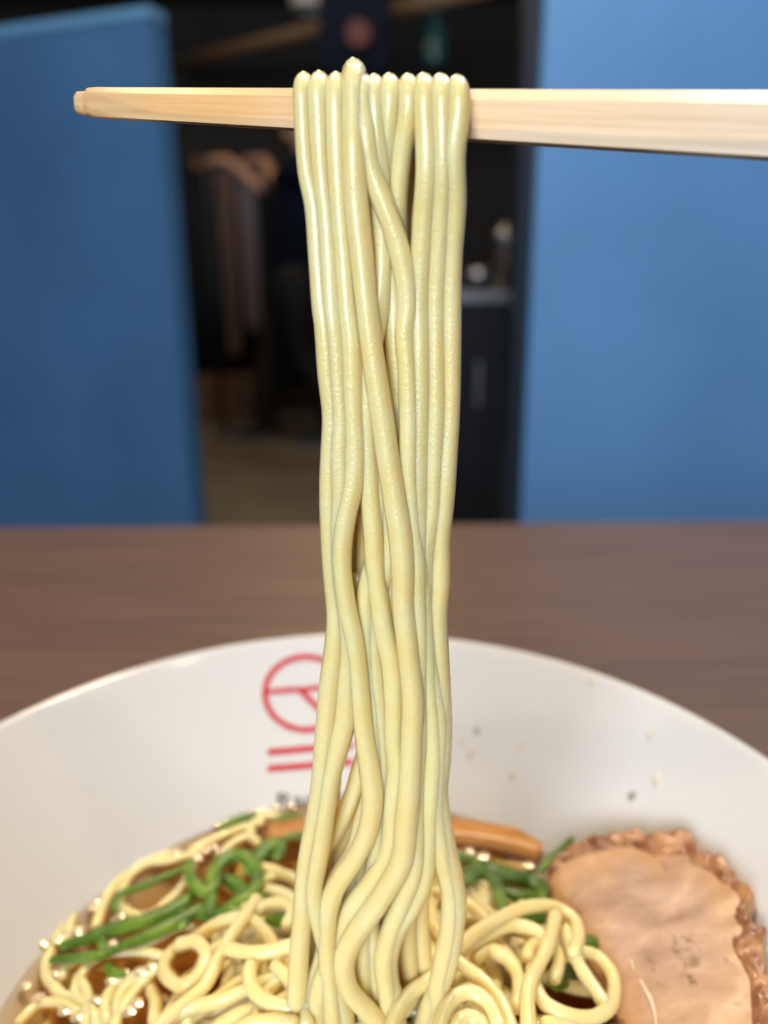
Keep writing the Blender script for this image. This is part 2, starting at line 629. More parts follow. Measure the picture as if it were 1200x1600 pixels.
towel(352, 26, 560, M['towel'], 'brown towel hanging from the black rack')
towel(385, 30, 520, M['towel2'], 'purplish grey towel hanging from the black rack')
# wall shelf with copper pans above the rack
SY = 5.0
sz = at_y(350, 268, SY).z
sx = at_y(330, 268, SY).x
t = thing('wall_shelf', 'dark shelf carrying copper pots in the kitchen', 'shelf', (sx, SY, sz))
box('board', V((sx, SY + .05, sz - .015)), (.62, .26, .03), M['cabinet'], t, .003)
for dx in (-.29, .29):
    box('upright', V((sx + dx, SY + .16, (sz - .03) / 2)), (.03, .03, sz - .03), M['cabinet'], t, .003)


def pot(u, r, h, mat, label):
    x = at_y(u, 250, SY).x
    t = thing('cooking_pot', label, 'pot', (x, SY, sz))
    lathe('body', [(0, 0), (r * .9, 0), (r, .012), (r, h), (r * 1.04, h + .004), (r * .97, h), (r * .96, .014), (0, .008)], V((x, SY, sz)), mat, t, 40)
    lathe('lid', [(r, h + .006), (r * .7, h + .02), (.015, h + .028), (.015, h + .045), (0, h + .048)], V((x, SY, sz)), mat, t, 40)


pot(308, .070, .05, M['copper'], 'small copper pot with lid on the dark shelf')
pot(354, .080, .075, M['copper'], 'larger copper pot with lid on the dark shelf')

# timber beam under the ceiling, crossing obliquely
b0 = at_d(282, 96, 5.2)
b1 = at_d(660, 2, 4.0)
dv = (b1 - b0)
t = tag(tube('ceiling_beam', [b0 - dv * .02, b0 + dv * 1.3], .050, M['beam'], n=4, step=10, caps='flat'),
        'pale wooden beam running obliquely under the dark kitchen ceiling', 'beam')
# hanging cloth with a red mark
NY = 3.7
na, nb = at_y(500, 40, NY), at_y(612, 40, NY)
nlow = at_y(560, 120, NY).z
t = thing('noren_curtain', 'short navy cloth banner with a dark red mark', 'banner', ((na.x + nb.x) / 2, NY, nlow))
verts, faces = [], []
ztop = nlow + .55
for j in range(13):
    z = nlow + (ztop - nlow) * j / 12
    for i in range(21):
        s = i / 20
        verts.append(V((na.x + (nb.x - na.x) * s, NY + .012 * math.sin(s * 19) * (1 - j / 16), z)))
for j in range(12):
    for i in range(20):
        a = j * 21 + i
        faces.append((a, a + 1, a + 22, a + 21))
o = mesh('cloth', verts, faces, M['cloth'], t)
s = o.modifiers.new('thick', 'SOLIDIFY')
s.thickness = .003
cyl('rod', (na.x - .05, NY, ztop), (nb.x + .05, NY, ztop), .012, M['beam'], t)
for xx in (na.x, nb.x):
    cyl('cord', (xx, NY, ztop), (xx, NY, H - .002), .003, M['navy'], t, n=6)
rc = at_y(560, 52, NY - .02)
mesh('red_mark', [rc + V((math.cos(k / 20 * 6.283) * .05, -.003 * (k % 2), math.sin(k / 20 * 6.283) * .05)) for k in range(20)], [tuple(range(20))], M['darkred'], t)
# small glass bottle and pendant in the upper gap
p = at_y(680, 66, 4.2)
t = thing('pendant_bottle', 'teal glass bottle lamp hung from the kitchen ceiling', 'lamp', p)
lathe('glass', [(0, -.10), (.05, -.10), (.055, -.08), (.055, .03), (.018, .08), (.018, .13), (0, .13)], p, M['teal'], t, 32)
cyl('cord', p + V((0, 0, .13)), (p.x, p.y, H - .002), .003, M['navy'], t, n=6)
p = at_y(482, 2, 4.4)
t = thing('pendant_lamp', 'white dome pendant lamp hung from the kitchen ceiling', 'lamp', p)
lathe('shade', [(.085, -.03), (.08, .02), (.05, .06), (.015, .075), (.015, .10), (0, .10), (0, .07), (.045, .055), (.075, .018), (.081, -.03)], p, M['white'], t, 40)
cyl('cord', p + V((0, 0, .10)), (p.x, p.y, H - .002), .003, M['navy'], t, n=6)


# ------------------------------------------------------------------ person
def skin_mesh(name, nodes, edges, mat, parent, root=0, sub=2):
    """nodes: list of (pos, radius); returns a smooth skin surface, baked"""
    me = bpy.data.meshes.new(name + '_sk')
    me.from_pydata([tuple(p) for p, r in nodes], edges, [])
    o = bpy.data.objects.new(name + '_sk', me)
    COL.objects.link(o)
    mod = o.modifiers.new('skin', 'SKIN')
    for i, (p, r) in enumerate(nodes):
        sv = me.skin_vertices[0].data[i]
        sv.radius = r if isinstance(r, tuple) else (r, r)
        sv.use_root = (i == root)
    mod.use_smooth_shade = True
    ss = o.modifiers.new('sub', 'SUBSURF')
    ss.levels = sub
    ss.render_levels = sub
    dg = bpy.context.evaluated_depsgraph_get()
    me2 = bpy.data.meshes.new_from_object(o.evaluated_get(dg))
    bpy.data.objects.remove(o, do_unlink=True)
    me2.name = name
    me2.materials.clear()
    return link(name, me2, mat, parent)


PY = 4.22
fx = at_z(412, 676, .0).x
P0 = V((-.47, PY, 0))
per = thing('person', 'person in dark navy clothes stepping sideways, both hands on the black rack rail', 'person', P0)
hx1, hx2 = at_y(330, 250, RY - .06).x, at_y(388, 250, RY - .06).x
hz = rz
pel = V((-.45, PY, .90))
chest = V((-.40, PY, 1.27))
neck = V((-.375, PY, 1.45))
head = V((-.36, PY, 1.575))
nod, ed = [], []


def add(p, r, frm=None):
    nod.append((V(p), r))
    if frm is not None:
        ed.append((frm, len(nod) - 1))
    return len(nod) - 1


ip = add(pel, .115)
iw = add(V((-.43, PY, 1.06)), .100, ip)
ic = add(chest, .118, iw)
ins = add(V((-.385, PY, 1.38)), .085, ic)
inn = add(neck, .052, ins)
ih0 = add(V((-.37, PY, 1.52)), .070, inn)
ih1 = add(head + V((0, 0, .02)), .094, ih0)
ih2 = add(head + V((.005, 0, .085)), (.07, .06), ih1)
Hands = []
for s, hx, hy in ((-1, hx2, RY - .035), (1, hx1, RY - .035)):
    sh = add(V((-.385, PY + s * .175, 1.385)), .055, ins)
    tgt = V((hx, hy, hz + .02))
    mid = V((-.385, PY + s * .19, 1.385)).lerp(tgt, .5) + V((0, s * .03, -.09))
    el = add(mid, .042, sh)
    wr = add(tgt + V((.085, -.01 * s, .012)), .028, el)
    pm = add(tgt + V((.045, 0, .018)), (.040, .018), wr)
    kn = add(tgt + V((.012, 0, .018)), (.036, .014), pm)
    for k in range(4):
        yo = (k - 1.5) * .018
        ln = (.030, .036, .034, .026)[k]
        a = add(tgt + V((-.012, yo, .016)), .009, kn)
        b_ = add(tgt + V((-.012 - ln * .6, yo, .006)), .0085, a)
        add(tgt + V((-.010 - ln * .5, yo, -.020)), .0075, b_)
    a = add(tgt + V((.03, -s * .038, .004)), .010, pm)
    add(tgt + V((.006, -s * .044, -.012)), .008, a)
FT = [V((fx + .02, PY + .05, 0)), V((at_z(505, 705, 0).x, PY - .10, 0))]
for i, ft in enumerate(FT):
    s = 1 if i == 0 else -1
    hp = add(pel + V((0, s * .09, -.06)), .095, ip)
    kn = add(V(((pel.x + ft.x) / 2 - .05, PY + s * .09, .49)), .062, hp)
    sk = add(V((ft.x + .02, ft.y, .28)), .05, kn)
    an = add(V((ft.x + .03, ft.y, .09)), .038, sk)
    tb = add(V((ft.x - .06, ft.y, .05)), .034, an)
    add(V((ft.x - .13, ft.y, .04)), .028, tb)
skin_mesh('body', nod, ed, M['skin'], per)
# face, hair, cap (facing -x)
lathe('eye', [(0, -.011), (.008, -.008), (.011, 0), (.008, .008), (0, .011)], head + V((-.082, -.030, .025)), M['eye'], per, 12)
lathe('eye', [(0, -.011), (.008, -.008), (.011, 0), (.008, .008), (0, .011)], head + V((-.082, .030, .025)), M['eye'], per, 12)
tube('nose', [head + V((-.085, 0, .03)), head + V((-.105, 0, .0)), head + V((-.112, 0, -.018)), head + V((-.085, 0, -.024))], .011, M['skin'], per, n=8, step=.006)
tube('mouth', [head + V((-.080, -.024, -.052)), head + V((-.090, 0, -.052)), head + V((-.080, .024, -.052))], .006, M['lip'], per, n=8, step=.006)
for s in (-1, 1):
    tube('ear', [head + V((.012, s * .076, .03)), head + V((.022, s * .088, .022)), head + V((.018, s * .086, -.01)), head + V((.006, s * .076, -.022))], .011, M['skin'], per, n=8, step=.006)
bm = bmesh.new()
bmesh.ops.create_uvsphere(bm, u_segments=32, v_segments=20, radius=1)
for p in bm.verts:
    p.co = V((p.co.x * .098, p.co.y * .083, p.co.z * .098))
bmesh.ops.delete(bm, geom=[f for f in bm.faces if f.calc_center_median().z < -.03 or (f.calc_center_median().x < -.045 and f.calc_center_median().z < .035)], context='FACES')
bm.transform(Matrix.Translation(head + V((.010, 0, .046))))
from_bm('hair', bm, M['hair'], per, True)
# clothing
skin_mesh('shirt', [(pel + V((0, 0, -.11)), .172), (V((-.43, PY, 1.06)), .148), (chest, .158), (V((-.385, PY, 1.395)), .110),
                    (V((-.385, PY + .18, 1.385)), .070), (nod[9 if False else [i for i, (p, r) in enumerate(nod) if r == .042][1]][0], .056),
                    (V((-.385, PY - .18, 1.385)), .070), (nod[[i for i, (p, r) in enumerate(nod) if r == .042][0]][0], .056)],
          [(0, 1), (1, 2), (2, 3), (3, 4), (4, 5), (3, 6), (6, 7)], M['cloth'], per)
tn, tE = [(pel + V((0, 0, .10)), .140), (pel + V((0, 0, -.01)), .155)], [(0, 1)]
for i, ft in enumerate(FT):
    s = 1 if i == 0 else -1
    k = len(tn)
    tn += [(pel + V((0, s * .09, -.08)), .112), (V(((pel.x + ft.x) / 2 - .05, PY + s * .09, .49)), .082), (V((ft.x + .02, ft.y, .28)), .070), (V((ft.x + .028, ft.y, .055)), .066)]
    tE += [(1, k), (k, k + 1), (k + 1, k + 2), (k + 2, k + 3)]
skin_mesh('trousers', tn, tE, M['trouser'], per)
for ft in FT:
    sh = skin_mesh('shoe', [(V((ft.x + .035, ft.y, .07)), .052), (V((ft.x - .02, ft.y, .06)), .048), (V((ft.x - .09, ft.y, .048)), (.046, .034)), (V((ft.x - .155, ft.y, .04)), (.036, .026))],
                   [(0, 1), (1, 2), (2, 3)], M['shoe'], per)
    bm = bmesh.new()
    out_ = []
    for k in range(28):
        a = k / 28 * 2 * math.pi
        wv = .040 + .006 * math.cos(a)
        out_.append((ft.x - .05 - .122 * math.cos(a), ft.y + wv * math.sin(a)))
    top = [bm.verts.new((x, y, .030)) for x, y in out_]
    bot = [bm.verts.new((x, y, 0.0)) for x, y in out_]
    bm.faces.new(top)
    bm.faces.new(bot[::-1])
    for k in range(28):
        bm.faces.new((top[k], bot[k], bot[(k + 1) % 28], top[(k + 1) % 28]))
    so = from_bm('sole', bm, M['sole'], per)

# ------------------------------------------------------------------ bowl
PIN = [(0, -.068), (.030, -.0665), (.050, -.0585), (.065, -.0490), (.0775, -.0390), (.092, -.0250), (.104, -.0120), (.112, -.0028), (.1140, -.0006)]


def smooth_prof(pr, k=6):
    return [(max(p.x, 0), p.z) for p in catmull([V((r, 0, z)) for r, z in pr], .0025)]


PINS = smooth_prof(PIN)
POUT = [(.1152, .0), (.1163, -.0006), (.1166, -.0018), (.110, -.0112), (.098, -.0265), (.082, -.0420), (.066, -.0550), (.050, -.0650), (.037, -.0705), (.0355, -.0745), (.034, -.0752), (.0305, -.0752), (.0300, -.0720), (0, -.0715)]
bowl = thing('ramen_bowl', 'wide white porcelain ramen bowl with a red emblem on the brown table', 'bowl', (BC.x, BC.y, TABLE))
lathe('bowl_body', PINS + smooth_prof(POUT), BC, M['porcelain'], bowl, 160)


def rin(z):                                   # inner radius at height z (relative to the rim)
    for (ra_, za), (rb_, zb) in zip(PINS, PINS[1:]):
        if za <= z <= zb:
            return ra_ + (rb_ - ra_) * (z - za) / max(zb - za, 1e-9)
    return PINS[-1][0] if z > 0 else 0


def zin(r):
    for (ra_, za), (rb_, zb) in zip(PINS, PINS[1:]):
        if ra_ <= r <= rb_:
            return za + (zb - za) * (r - ra_) / max(rb_ - ra_, 1e-9)
    return 0


def on_bowl(u, v):                            # far inner wall under a pixel
    d = ray(u, v)
    s = .10
    while s < .6:
        p = CAM + d * s
        r = math.hypot(p.x - BC.x, p.y - BC.y)
        if p.z - RIM < 0 and (r < .1145) and p.z - RIM <= zin(r):
            return p
        s += .00015
    return CAM + d * .25


def bowl_pt(th, r, off=.00025):
    z = zin(r)
    sl = (zin(r + .001) - zin(r - .001)) / .002
    n = V((-sl, 1)).normalized()
    return V((BC.x + (r + n.x * off) * math.cos(th), BC.y + (r + n.x * off) * math.sin(th), RIM + z + n.y * off))


def emb(px, py):                              # emblem drawn about its centre (pixels, y down), laid on the glaze
    p_ = on_bowl(478 + px, 1084 + py)
    return bowl_pt(math.atan2(p_.y - BC.y, p_.x - BC.x), math.hypot(p_.x - BC.x, p_.y - BC.y))


def strip(name, pts, wpx, mat, closed=False):
    verts, faces = [], []
    n = len(pts)
    for i in range(n):
        a = pts[(i - 1) % n] if closed or i > 0 else pts[i]
        b_ = pts[(i + 1) % n] if closed or i < n - 1 else pts[i]
        d = V((b_[0] - a[0], b_[1] - a[1])).normalized()
        nv = V((-d.y, d.x)) * wpx / 2
        verts += [emb(pts[i][0] + nv.x, pts[i][1] + nv.y), emb(pts[i][0] - nv.x, pts[i][1] - nv.y)]
    for i in range(n if closed else n - 1):
        j = (i + 1) % n
        faces.append((2 * i, 2 * i + 1, 2 * j + 1, 2 * j))
    return mesh(name, verts, faces, mat, bowl)


def seg(a, b, n=12):
    return [(a[0] + (b[0] - a[0]) * i / n, a[1] + (b[1] - a[1]) * i / n) for i in range(n + 1)]


strip('emblem_ring', [(64 * math.cos(k / 64 * 2 * math.pi), 57 * math.sin(k / 64 * 2 * math.pi)) for k in range(64)], 9, M['red'], True)
strip('emblem_bar', seg((-64, -2), (64, -12)), 8, M['red'])
strip('emblem_stroke', seg((-10, -6), (40, 44)), 9, M['red'])
strip('emblem_underline', seg((-60, 92), (74, 81)), 10, M['red'])
strip('emblem_underline', seg((-60, 118), (74, 107)), 10, M['red'])
# lettering under the emblem, half sunk in the broth
fc = bpy.data.curves.new('lettering', 'FONT')
fc.body = 'Ramen'
fc.size = 1.0
fo = bpy.data.objects.new('lettering_src', fc)
COL.objects.link(fo)
dg = bpy.context.evaluated_depsgraph_get()
fm = bpy.data.meshes.new_from_object(fo.evaluated_get(dg))
bpy.data.objects.remove(fo, do_unlink=True)
wx = max(p.co.x for p in fm.vertices)
bmf = bmesh.new()
bmf.from_mesh(fm)
for p in bmf.verts:
    p.co = emb(-48 + p.co.x / wx * 118, 180 - p.co.x / wx * 8 - p.co.y * 34)
fm2 = bpy.data.meshes.new('lettering')
bmf.to_mesh(fm2)
bmf.free()
link('lettering', fm2, M['ink'], bowl, False)
# dried splashes on the wall of the bowl
for u, v, r, mt_ in ((745, 1143, .0010, 'ink'), (721, 1160, .0012, 'fat'), (813, 1165, .0010, 'fat'), (987, 1245, .0012, 'ink'), (1017, 1152, .0012, 'oil'), (1026, 1220, .0014, 'oil'), (735, 1178, .0012, 'oil'), (800, 1212, .0012, 'oil'), (925, 1066, .0012, 'oil')):
    p = on_bowl(u, v)
    th = math.atan2(p.y - BC.y, p.x - BC.x)
    rr = math.hypot(p.x - BC.x, p.y - BC.y)
    c = bowl_pt(th, rr, 0)
    nrm_ = (bowl_pt(th, rr, .001) - c).normalized()
    q_ = nrm_.to_track_quat('Z', 'Y')
    vs_, fs_ = [], []
    for j, (rj, hj) in enumerate(((1, .00005), (.8, .0003), (.4, .0005))):
        for k in range(12):
            a = k / 12 * 6.2832
            vs_.append(c + q_ @ V((math.cos(a) * r * rj, math.sin(a) * r * rj * 1.3, hj if mt_ == 'oil' else hj * .3)))
    for j in range(2):
        for k in range(12):
            fs_.append((j * 12 + k, j * 12 + (k + 1) % 12, (j + 1) * 12 + (k + 1) % 12, (j + 1) * 12 + k))
    fs_.append(tuple(24 + k for k in range(12)))
    mesh('splash', vs_, fs_, M['stain' if mt_ == 'ink' else 'film'], bowl)

# ------------------------------------------------------------------ broth
broth = thing('broth', 'clear amber ramen broth with oil bubbles in the white bowl', 'soup', (BC.x, BC.y, ZS - .025))
zr = ZS - RIM
sp = [(0, zr)] + [(rin(zr) * k / 12, zr) for k in range(1, 12)] + [(rin(zr) + .0004, zr)]
sp += [(r + (.0003 if r > 0 else 0), z - .0002) for r, z in reversed(PINS) if z < zr - .001]
lathe('liquid', sp, BC, M['broth'], broth, 128, False)

# noodle heap surface
DC = V((.002, .119))
DR, DH = .060, .0175


def surf(x, y):
    r = math.hypot((x - DC.x), (y - DC.y) * 1.05)
    if r >= DR:
        return ZS
    return ZS + DH * (1 - (r / DR) ** 2) ** .8


def on_heap(u, v, lift=0.0):
    d = ray(u, v)
    s = .09
    while s < .40:
        p = CAM + d * s
        if p.z <= surf(p.x, p.y) + lift:
            return p
        s += .0002
    return CAM + d * .2


def bubble(p, r):
    vs_, fs_ = [], []
    for j in range(6):
        rj = math.cos(j / 6 * math.pi / 2)
        for k in range(14):
            a = k / 14 * 6.2832
            vs_.append(p + V((math.cos(a) * r * rj, math.sin(a) * r * rj, r * .24 * (1 - rj * rj))))
    vs_.append(p + V((0, 0, r * .24)))
    for j in range(5):
        for k in range(14):
            fs_.append((j * 14 + k, j * 14 + (k + 1) % 14, (j + 1) * 14 + (k + 1) % 14, (j + 1) * 14 + k))
    for k in range(14):
        fs_.append((70 + k, 70 + (k + 1) % 14, 84))
    mesh('oil_bubble', vs_, fs_, M['oil'], broth)


BUB = [(340, 1287), (357, 1278), (376, 1271), (399, 1266), (408, 1263), (431, 1259), (455, 1258), (384, 1274), (273, 1333), (184, 1359), (322, 1328), (332, 1322), (307, 1340), (346, 1331),
       (152, 1408), (145, 1418), (72, 1452), (66, 1473), (88, 1470), (94, 1462), (120, 1455), (188, 1428), (184, 1438), (98, 1498), (176, 1472), (165, 1481), (194, 1521), (218, 1519), (235, 1509),
       (213, 1568), (201, 1580), (148, 1563), (175, 1532), (86, 1520), (255, 1560), (40, 1540), (60, 1560), (100, 1580), (120, 1590),
       (720, 1334), (733, 1330), (743, 1339), (756, 1338), (840, 1326), (786, 1362), (727, 1363), (826, 1352), (842, 1372), (857, 1510), (784, 1529), (914, 1548), (862, 1396)]
for (u, v) in BUB:
    bubble(at_z(u, v, ZS + .0006), random.uniform(.0011, .0018))

# ------------------------------------------------------------------ chopsticks
CL, CR = at_d(141, 160.5, .131), at_d(1200, 197, .104)


def chopstick(a, dirn, length, label, tip_scale=1.0, lateral=V((0, 0, 0))):
    """octagonal tapering stick; a = tip, built in its own axes so the grain runs along it"""
    dirn = dirn.normalized()
    side = dirn.cross(V((0, 0, 1))).normalized()      # towards camera / away
    upv = side.cross(dirn).normalized()
    if upv.z < 0:
        upv, side = -upv, -side
    secs = [(0, .90), (.0004, 1.0), (.002, 1.0), (.015, 1.0), (.030, 1.0), (.045, 1.0), (.060, 1.0), (.075, 1.0), (.09, 1.0), (.11, 1.0), (.14, 1.0), (.18, 1.0), (length - .001, 1.0), (length, .9)]
    verts, faces = [], []
    for s, k in secs:
        hh = (.0022 + (.0041 - .0022) * min(1, max(0, s) / .115)) * k * tip_scale
        ww = hh * .92
        bv = .52
        prof = [(-ww, hh * bv), (-ww * .50, hh), (ww * .50, hh), (ww, hh * bv), (ww, -hh * .62), (ww * .62, -hh), (-ww * .62, -hh), (-ww, -hh * .62)]
        for (y, z) in prof:
            verts.append(V((s, y, z)))
    n = len(secs)
    for i in range(n - 1):
        for k in range(8):
            k2 = (k + 1) % 8
            faces.append((i * 8 + k, i * 8 + k2, (i + 1) * 8 + k2, (i + 1) * 8 + k))
    faces.append(tuple(range(7, -1, -1)))
    faces.append(tuple((n - 1) * 8 + k for k in range(8)))
    bm = bmesh.new()
    vv = [bm.verts.new(p) for p in verts]
    for f in faces:
        bm.faces.new([vv[i] for i in f])
    le = [e for e in bm.edges if abs((e.verts[0].co - e.verts[1].co).normalized().x) > .9]
    bmesh.ops.bevel(bm, geom=le, offset=.00045, segments=2, affect='EDGES')
    o = from_bm('chopstick', bm, M['chop'], None, True, V((0, 0, 0)))
    mm = Matrix((dirn, side, upv)).transposed().to_4x4()
    mm.translation = a + lateral
    o.matrix_world = mm
    return tag(o, label, 'chopstick')


cdir = CR - CL
back = V((0, .0078, .0005))
chopstick(CL, cdir, .215, 'pale wooden chopstick with the lifted noodles in front of it')
chopstick(CL + back + V((-.0046, .0, .0009)), cdir + V((0, .001, 0)), .215, 'pale wooden chopstick behind the other, its tip sticking out farther', .84)


def chop_at(x):                               # axis of the front chopstick at world x
    t_ = (x - CL.x) / (CR.x - CL.x)
    return CL + cdir * t_


# ------------------------------------------------------------------ lifted noodles
def sstep(a, b, x):
    t_ = min(1, max(0, (x - a) / (b - a)))
    return t_ * t_ * (3 - 2 * t_)


def plane_y(u, v):
    """depth of the hanging bundle: hugs the front of the chopsticks, then drops to the heap"""
    x = (u - 600) / F * .118
    yt = chop_at(x).y - .0037 - .0016
    yb = .1265 - .0115 * (v - 300) / 1300
    return yt + (yb - yt) * sstep(190, 520, v)


LBL_L = 'long pale noodle lifted from the bowl and draped over the chopsticks'
GRP_L = 'noodles draped over the chopsticks'
LEFTP = dict(v=[180, 250, 400, 700, 870, 960, 1080, 1180, 1230, 1300, 1450, 1600, 1680], lo=[480, 488, 508, 522, 528, 532, 512, 506, 500, 494, 478, 474, 474], hi=[712, 706, 696, 694, 658, 664, 684, 680, 680, 676, 660, 668, 672])


def lerp_tab(tab, v, key):
    vv_ = tab['v']
    for i in range(len(vv_) - 1):
        if v <= vv_[i + 1]:
            k = (v - vv_[i]) / (vv_[i + 1] - vv_[i])
            return tab[key][i] + (tab[key][i + 1] - tab[key][i]) * max(0, k)
    return tab[key][-1]


def lifted(front, fr_back, r=.00150, layer=0.0, peak=0.0, back_lay=0.0, label=LBL_L, seed=0):
    rnd = random.Random(seed * 13 + 5)
    pts = []
    for (u, v) in reversed(front):
        if v >= 195:
            pts.append(at_y(u, v, plane_y(u, v) - layer))
    u0, v0 = front[0]
    x0 = at_y(u0, v0, plane_y(u0, v0)).x
    ca = chop_at(x0)
    yf = ca.y - .0037 - r
    yb = ca.y + .0078 + .0034 + r
    zt = ca.z + .0026 + r * .5
    pts += [V((x0, yf - layer * .3, ca.z - .0005)), V((x0, yf + .0003 - layer * .2, zt - .0016)), V((x0, yf + .0026, zt + peak * .7)), V((x0, ca.y + .004, zt + .0006 + peak)),
            V((x0, yb - .0028, zt + .0004 + peak * .5)), V((x0, yb, zt - .0034))]
    for v in (200, 300, 430, 600, 780, 900, 1000, 1120, 1220, 1320, 1430, 1540, 1640):
        lo, hi = lerp_tab(LEFTP, v, 'lo'), lerp_tab(LEFTP, v, 'hi')
        u = lo + (hi - lo) * fr_back + rnd.uniform(-5, 5)
        if v < 260:
            u = u * .5 + u0 * .5
        if 1060 < v < 1240:                    # leave the slit between the two bundles open
            u = lo + (538 - lo) * (fr_back / .22) if fr_back < .22 else 578 + (hi - 578) * (fr_back - .22) / .78
        y = plane_y(u, v) + (.0170 - .0118 * sstep(190, 560, v)) + back_lay * sstep(250, 600, v)
        pts.append(at_y(u, v, y))
    rr = rnd.uniform(.96, 1.05)
    nb_ = len(pts)
    o = tube('ramen_noodle', pts, lambda t_: rr * (r + .00042 * abs(t_ * 2 - 1) ** 1.2) * (1 + .045 * math.sin(t_ * 38 + seed) + .03 * math.sin(t_ * 91 + seed * 2.3)), M['noodle'], n=12, step=.0016, sq=True)
    tag(o, label, 'noodle', GRP_L)


FR = [
    # s1 .. s12 traced down the front (pixel paths), fraction of the back leg, layer towards camera
    ([(472, 125), (472, 173), (480, 267), (491, 320), (497, 400), (503, 480), (507, 506), (513, 585), (519, 650), (516, 705), (514, 760), (517, 860), (520, 906), (525, 959), (524, 998), (516, 1064), (511, 1116), (506, 1169), (502, 1221), (494, 1274), (484, 1320), (476, 1370), (473, 1430), (467, 1500), (464, 1570), (462, 1660)], .02, .0006, 0),
    ([(497, 125), (499, 187), (503, 267), (511, 347), (516, 427), (520, 493), (525, 540), (530, 611), (533, 650), (531, 703), (533, 769), (527, 834), (530, 900), (540, 960), (546, 1015), (543, 1064), (538, 1129), (528, 1169), (517, 1208), (510, 1250), (500, 1325), (490, 1395), (502, 1450), (514, 1500), (502, 1540), (495, 1590), (494, 1670)], .10, .0010, 0),
    ([(524, 122), (523, 187), (528, 267), (533, 347), (539, 427), (544, 493), (549, 532), (551, 637), (554, 690), (552, 750), (538, 815), (533, 874), (540, 940), (552, 998), (559, 1051), (564, 1103), (570, 1155), (578, 1208), (582, 1250), (574, 1300), (552, 1345), (524, 1388), (512, 1430), (512, 1500), (520, 1580), (524, 1670)], .22, .0016, 0),
    ([(552, 121), (549, 173), (553, 240), (557, 320), (565, 400), (573, 480), (581, 545), (589, 600), (597, 650), (606, 716), (617, 782), (627, 847), (630, 900), (630, 946), (637, 1011), (645, 1090), (643, 1155), (640, 1221), (635, 1287), (629, 1342), (607, 1384), (582, 1423), (556, 1458), (538, 1500), (545, 1545), (575, 1580), (600, 1605), (630, 1640)], .36, .0032, .0019),
    ([(568, 128), (571, 205), (581, 267), (600, 320), (619, 373), (632, 427), (637, 480), (632, 520), (637, 585), (639, 664), (639, 742), (645, 821), (650, 874), (651, 932), (656, 1011), (654, 1090), (652, 1155), (648, 1221), (650, 1300), (646, 1360), (628, 1410), (612, 1450), (600, 1500), (606, 1560), (612, 1660)], .48, .0020, 0),
    ([(585, 125), (586, 173), (590, 230), (594, 300), (598, 400), (592, 480), (578, 560), (573, 637), (576, 742), (582, 821), (586, 887), (592, 930), (600, 985), (612, 1037), (616, 1103), (615, 1155), (620, 1200), (614, 1250), (606, 1330), (578, 1380), (550, 1420), (536, 1470), (528, 1530), (540, 1600), (548, 1670)], .55, .0008, 0),
    ([(609, 122), (606, 187), (603, 253), (602, 300), (608, 380), (614, 450), (617, 532), (620, 611), (617, 690), (604, 780), (608, 850), (602, 900), (588, 960), (585, 1040), (592, 1103), (598, 1160), (596, 1220), (592, 1290), (585, 1360), (572, 1430), (566, 1500), (572, 1580), (576, 1670)], .64, -.0004, 0),
    ([(639, 124), (635, 173), (628, 240), (622, 307), (622, 380), (628, 450), (628, 532), (622, 611), (612, 690), (596, 770), (590, 850), (572, 930), (574, 1010), (584, 1090), (586, 1150), (592, 1210), (600, 1290), (590, 1370), (580, 1440), (590, 1510), (588, 1590), (592, 1670)], .76, -.0004, 0),
    ([(664, 124), (664, 187), (667, 267), (661, 347), (656, 427), (654, 480), (655, 532), (655, 637), (653, 716), (653, 795), (656, 874), (660, 932), (664, 985), (669, 1064), (675, 1129), (677, 1169), (672, 1247), (668, 1320), (660, 1380), (640, 1420), (618, 1455), (606, 1510), (616, 1570), (624, 1670)], .70, .0014, 0),
    ([(691, 124), (688, 187), (692, 267), (687, 347), (682, 427), (680, 480), (680, 532), (680, 637), (677, 716), (674, 795), (666, 850), (661, 890), (664, 950), (670, 1011), (678, 1064), (686, 1129), (684, 1190), (680, 1260), (690, 1330), (704, 1395), (702, 1450), (690, 1510), (680, 1570), (672, 1660)], .88, .0010, 0),
    ([(718, 122), (716, 165), (709, 240), (711, 320), (706, 400), (704, 480), (704, 532), (704, 611), (702, 664), (698, 716), (693, 782), (687, 847), (687, 906), (682, 959), (684, 1011), (689, 1077), (691, 1129), (689, 1182), (684, 1234), (689, 1280), (697, 1325), (708, 1377), (712, 1412), (709, 1458), (701, 1500), (687, 1540), (668, 1580), (650, 1640)], .97, .0006, 0),
]
_W = ['nearest to', 'second from', 'third from', '', '', 'sixth from', 'seventh from', 'eighth from', 'third from', 'second from', 'nearest to']
ORD = ['lifted noodle draped over the chopsticks, %s their %s' % (w_, 'tips' if k < 8 else 'thick grip end') for k, w_ in enumerate(_W)]
ORD[3] = 'thick pale noodle draped highest, forming the hump on top of the chopsticks'
ORD[4] = 'lifted noodle beside the hump, slanting across in front of the others'
for i, (path, fb, lay, pk) in enumerate(FR):
    lifted(path, fb, r=.00168 if pk else .00150, layer=lay, peak=pk, back_lay=(i % 3 - 1) * .0014, seed=i,
           label=ORD[i])
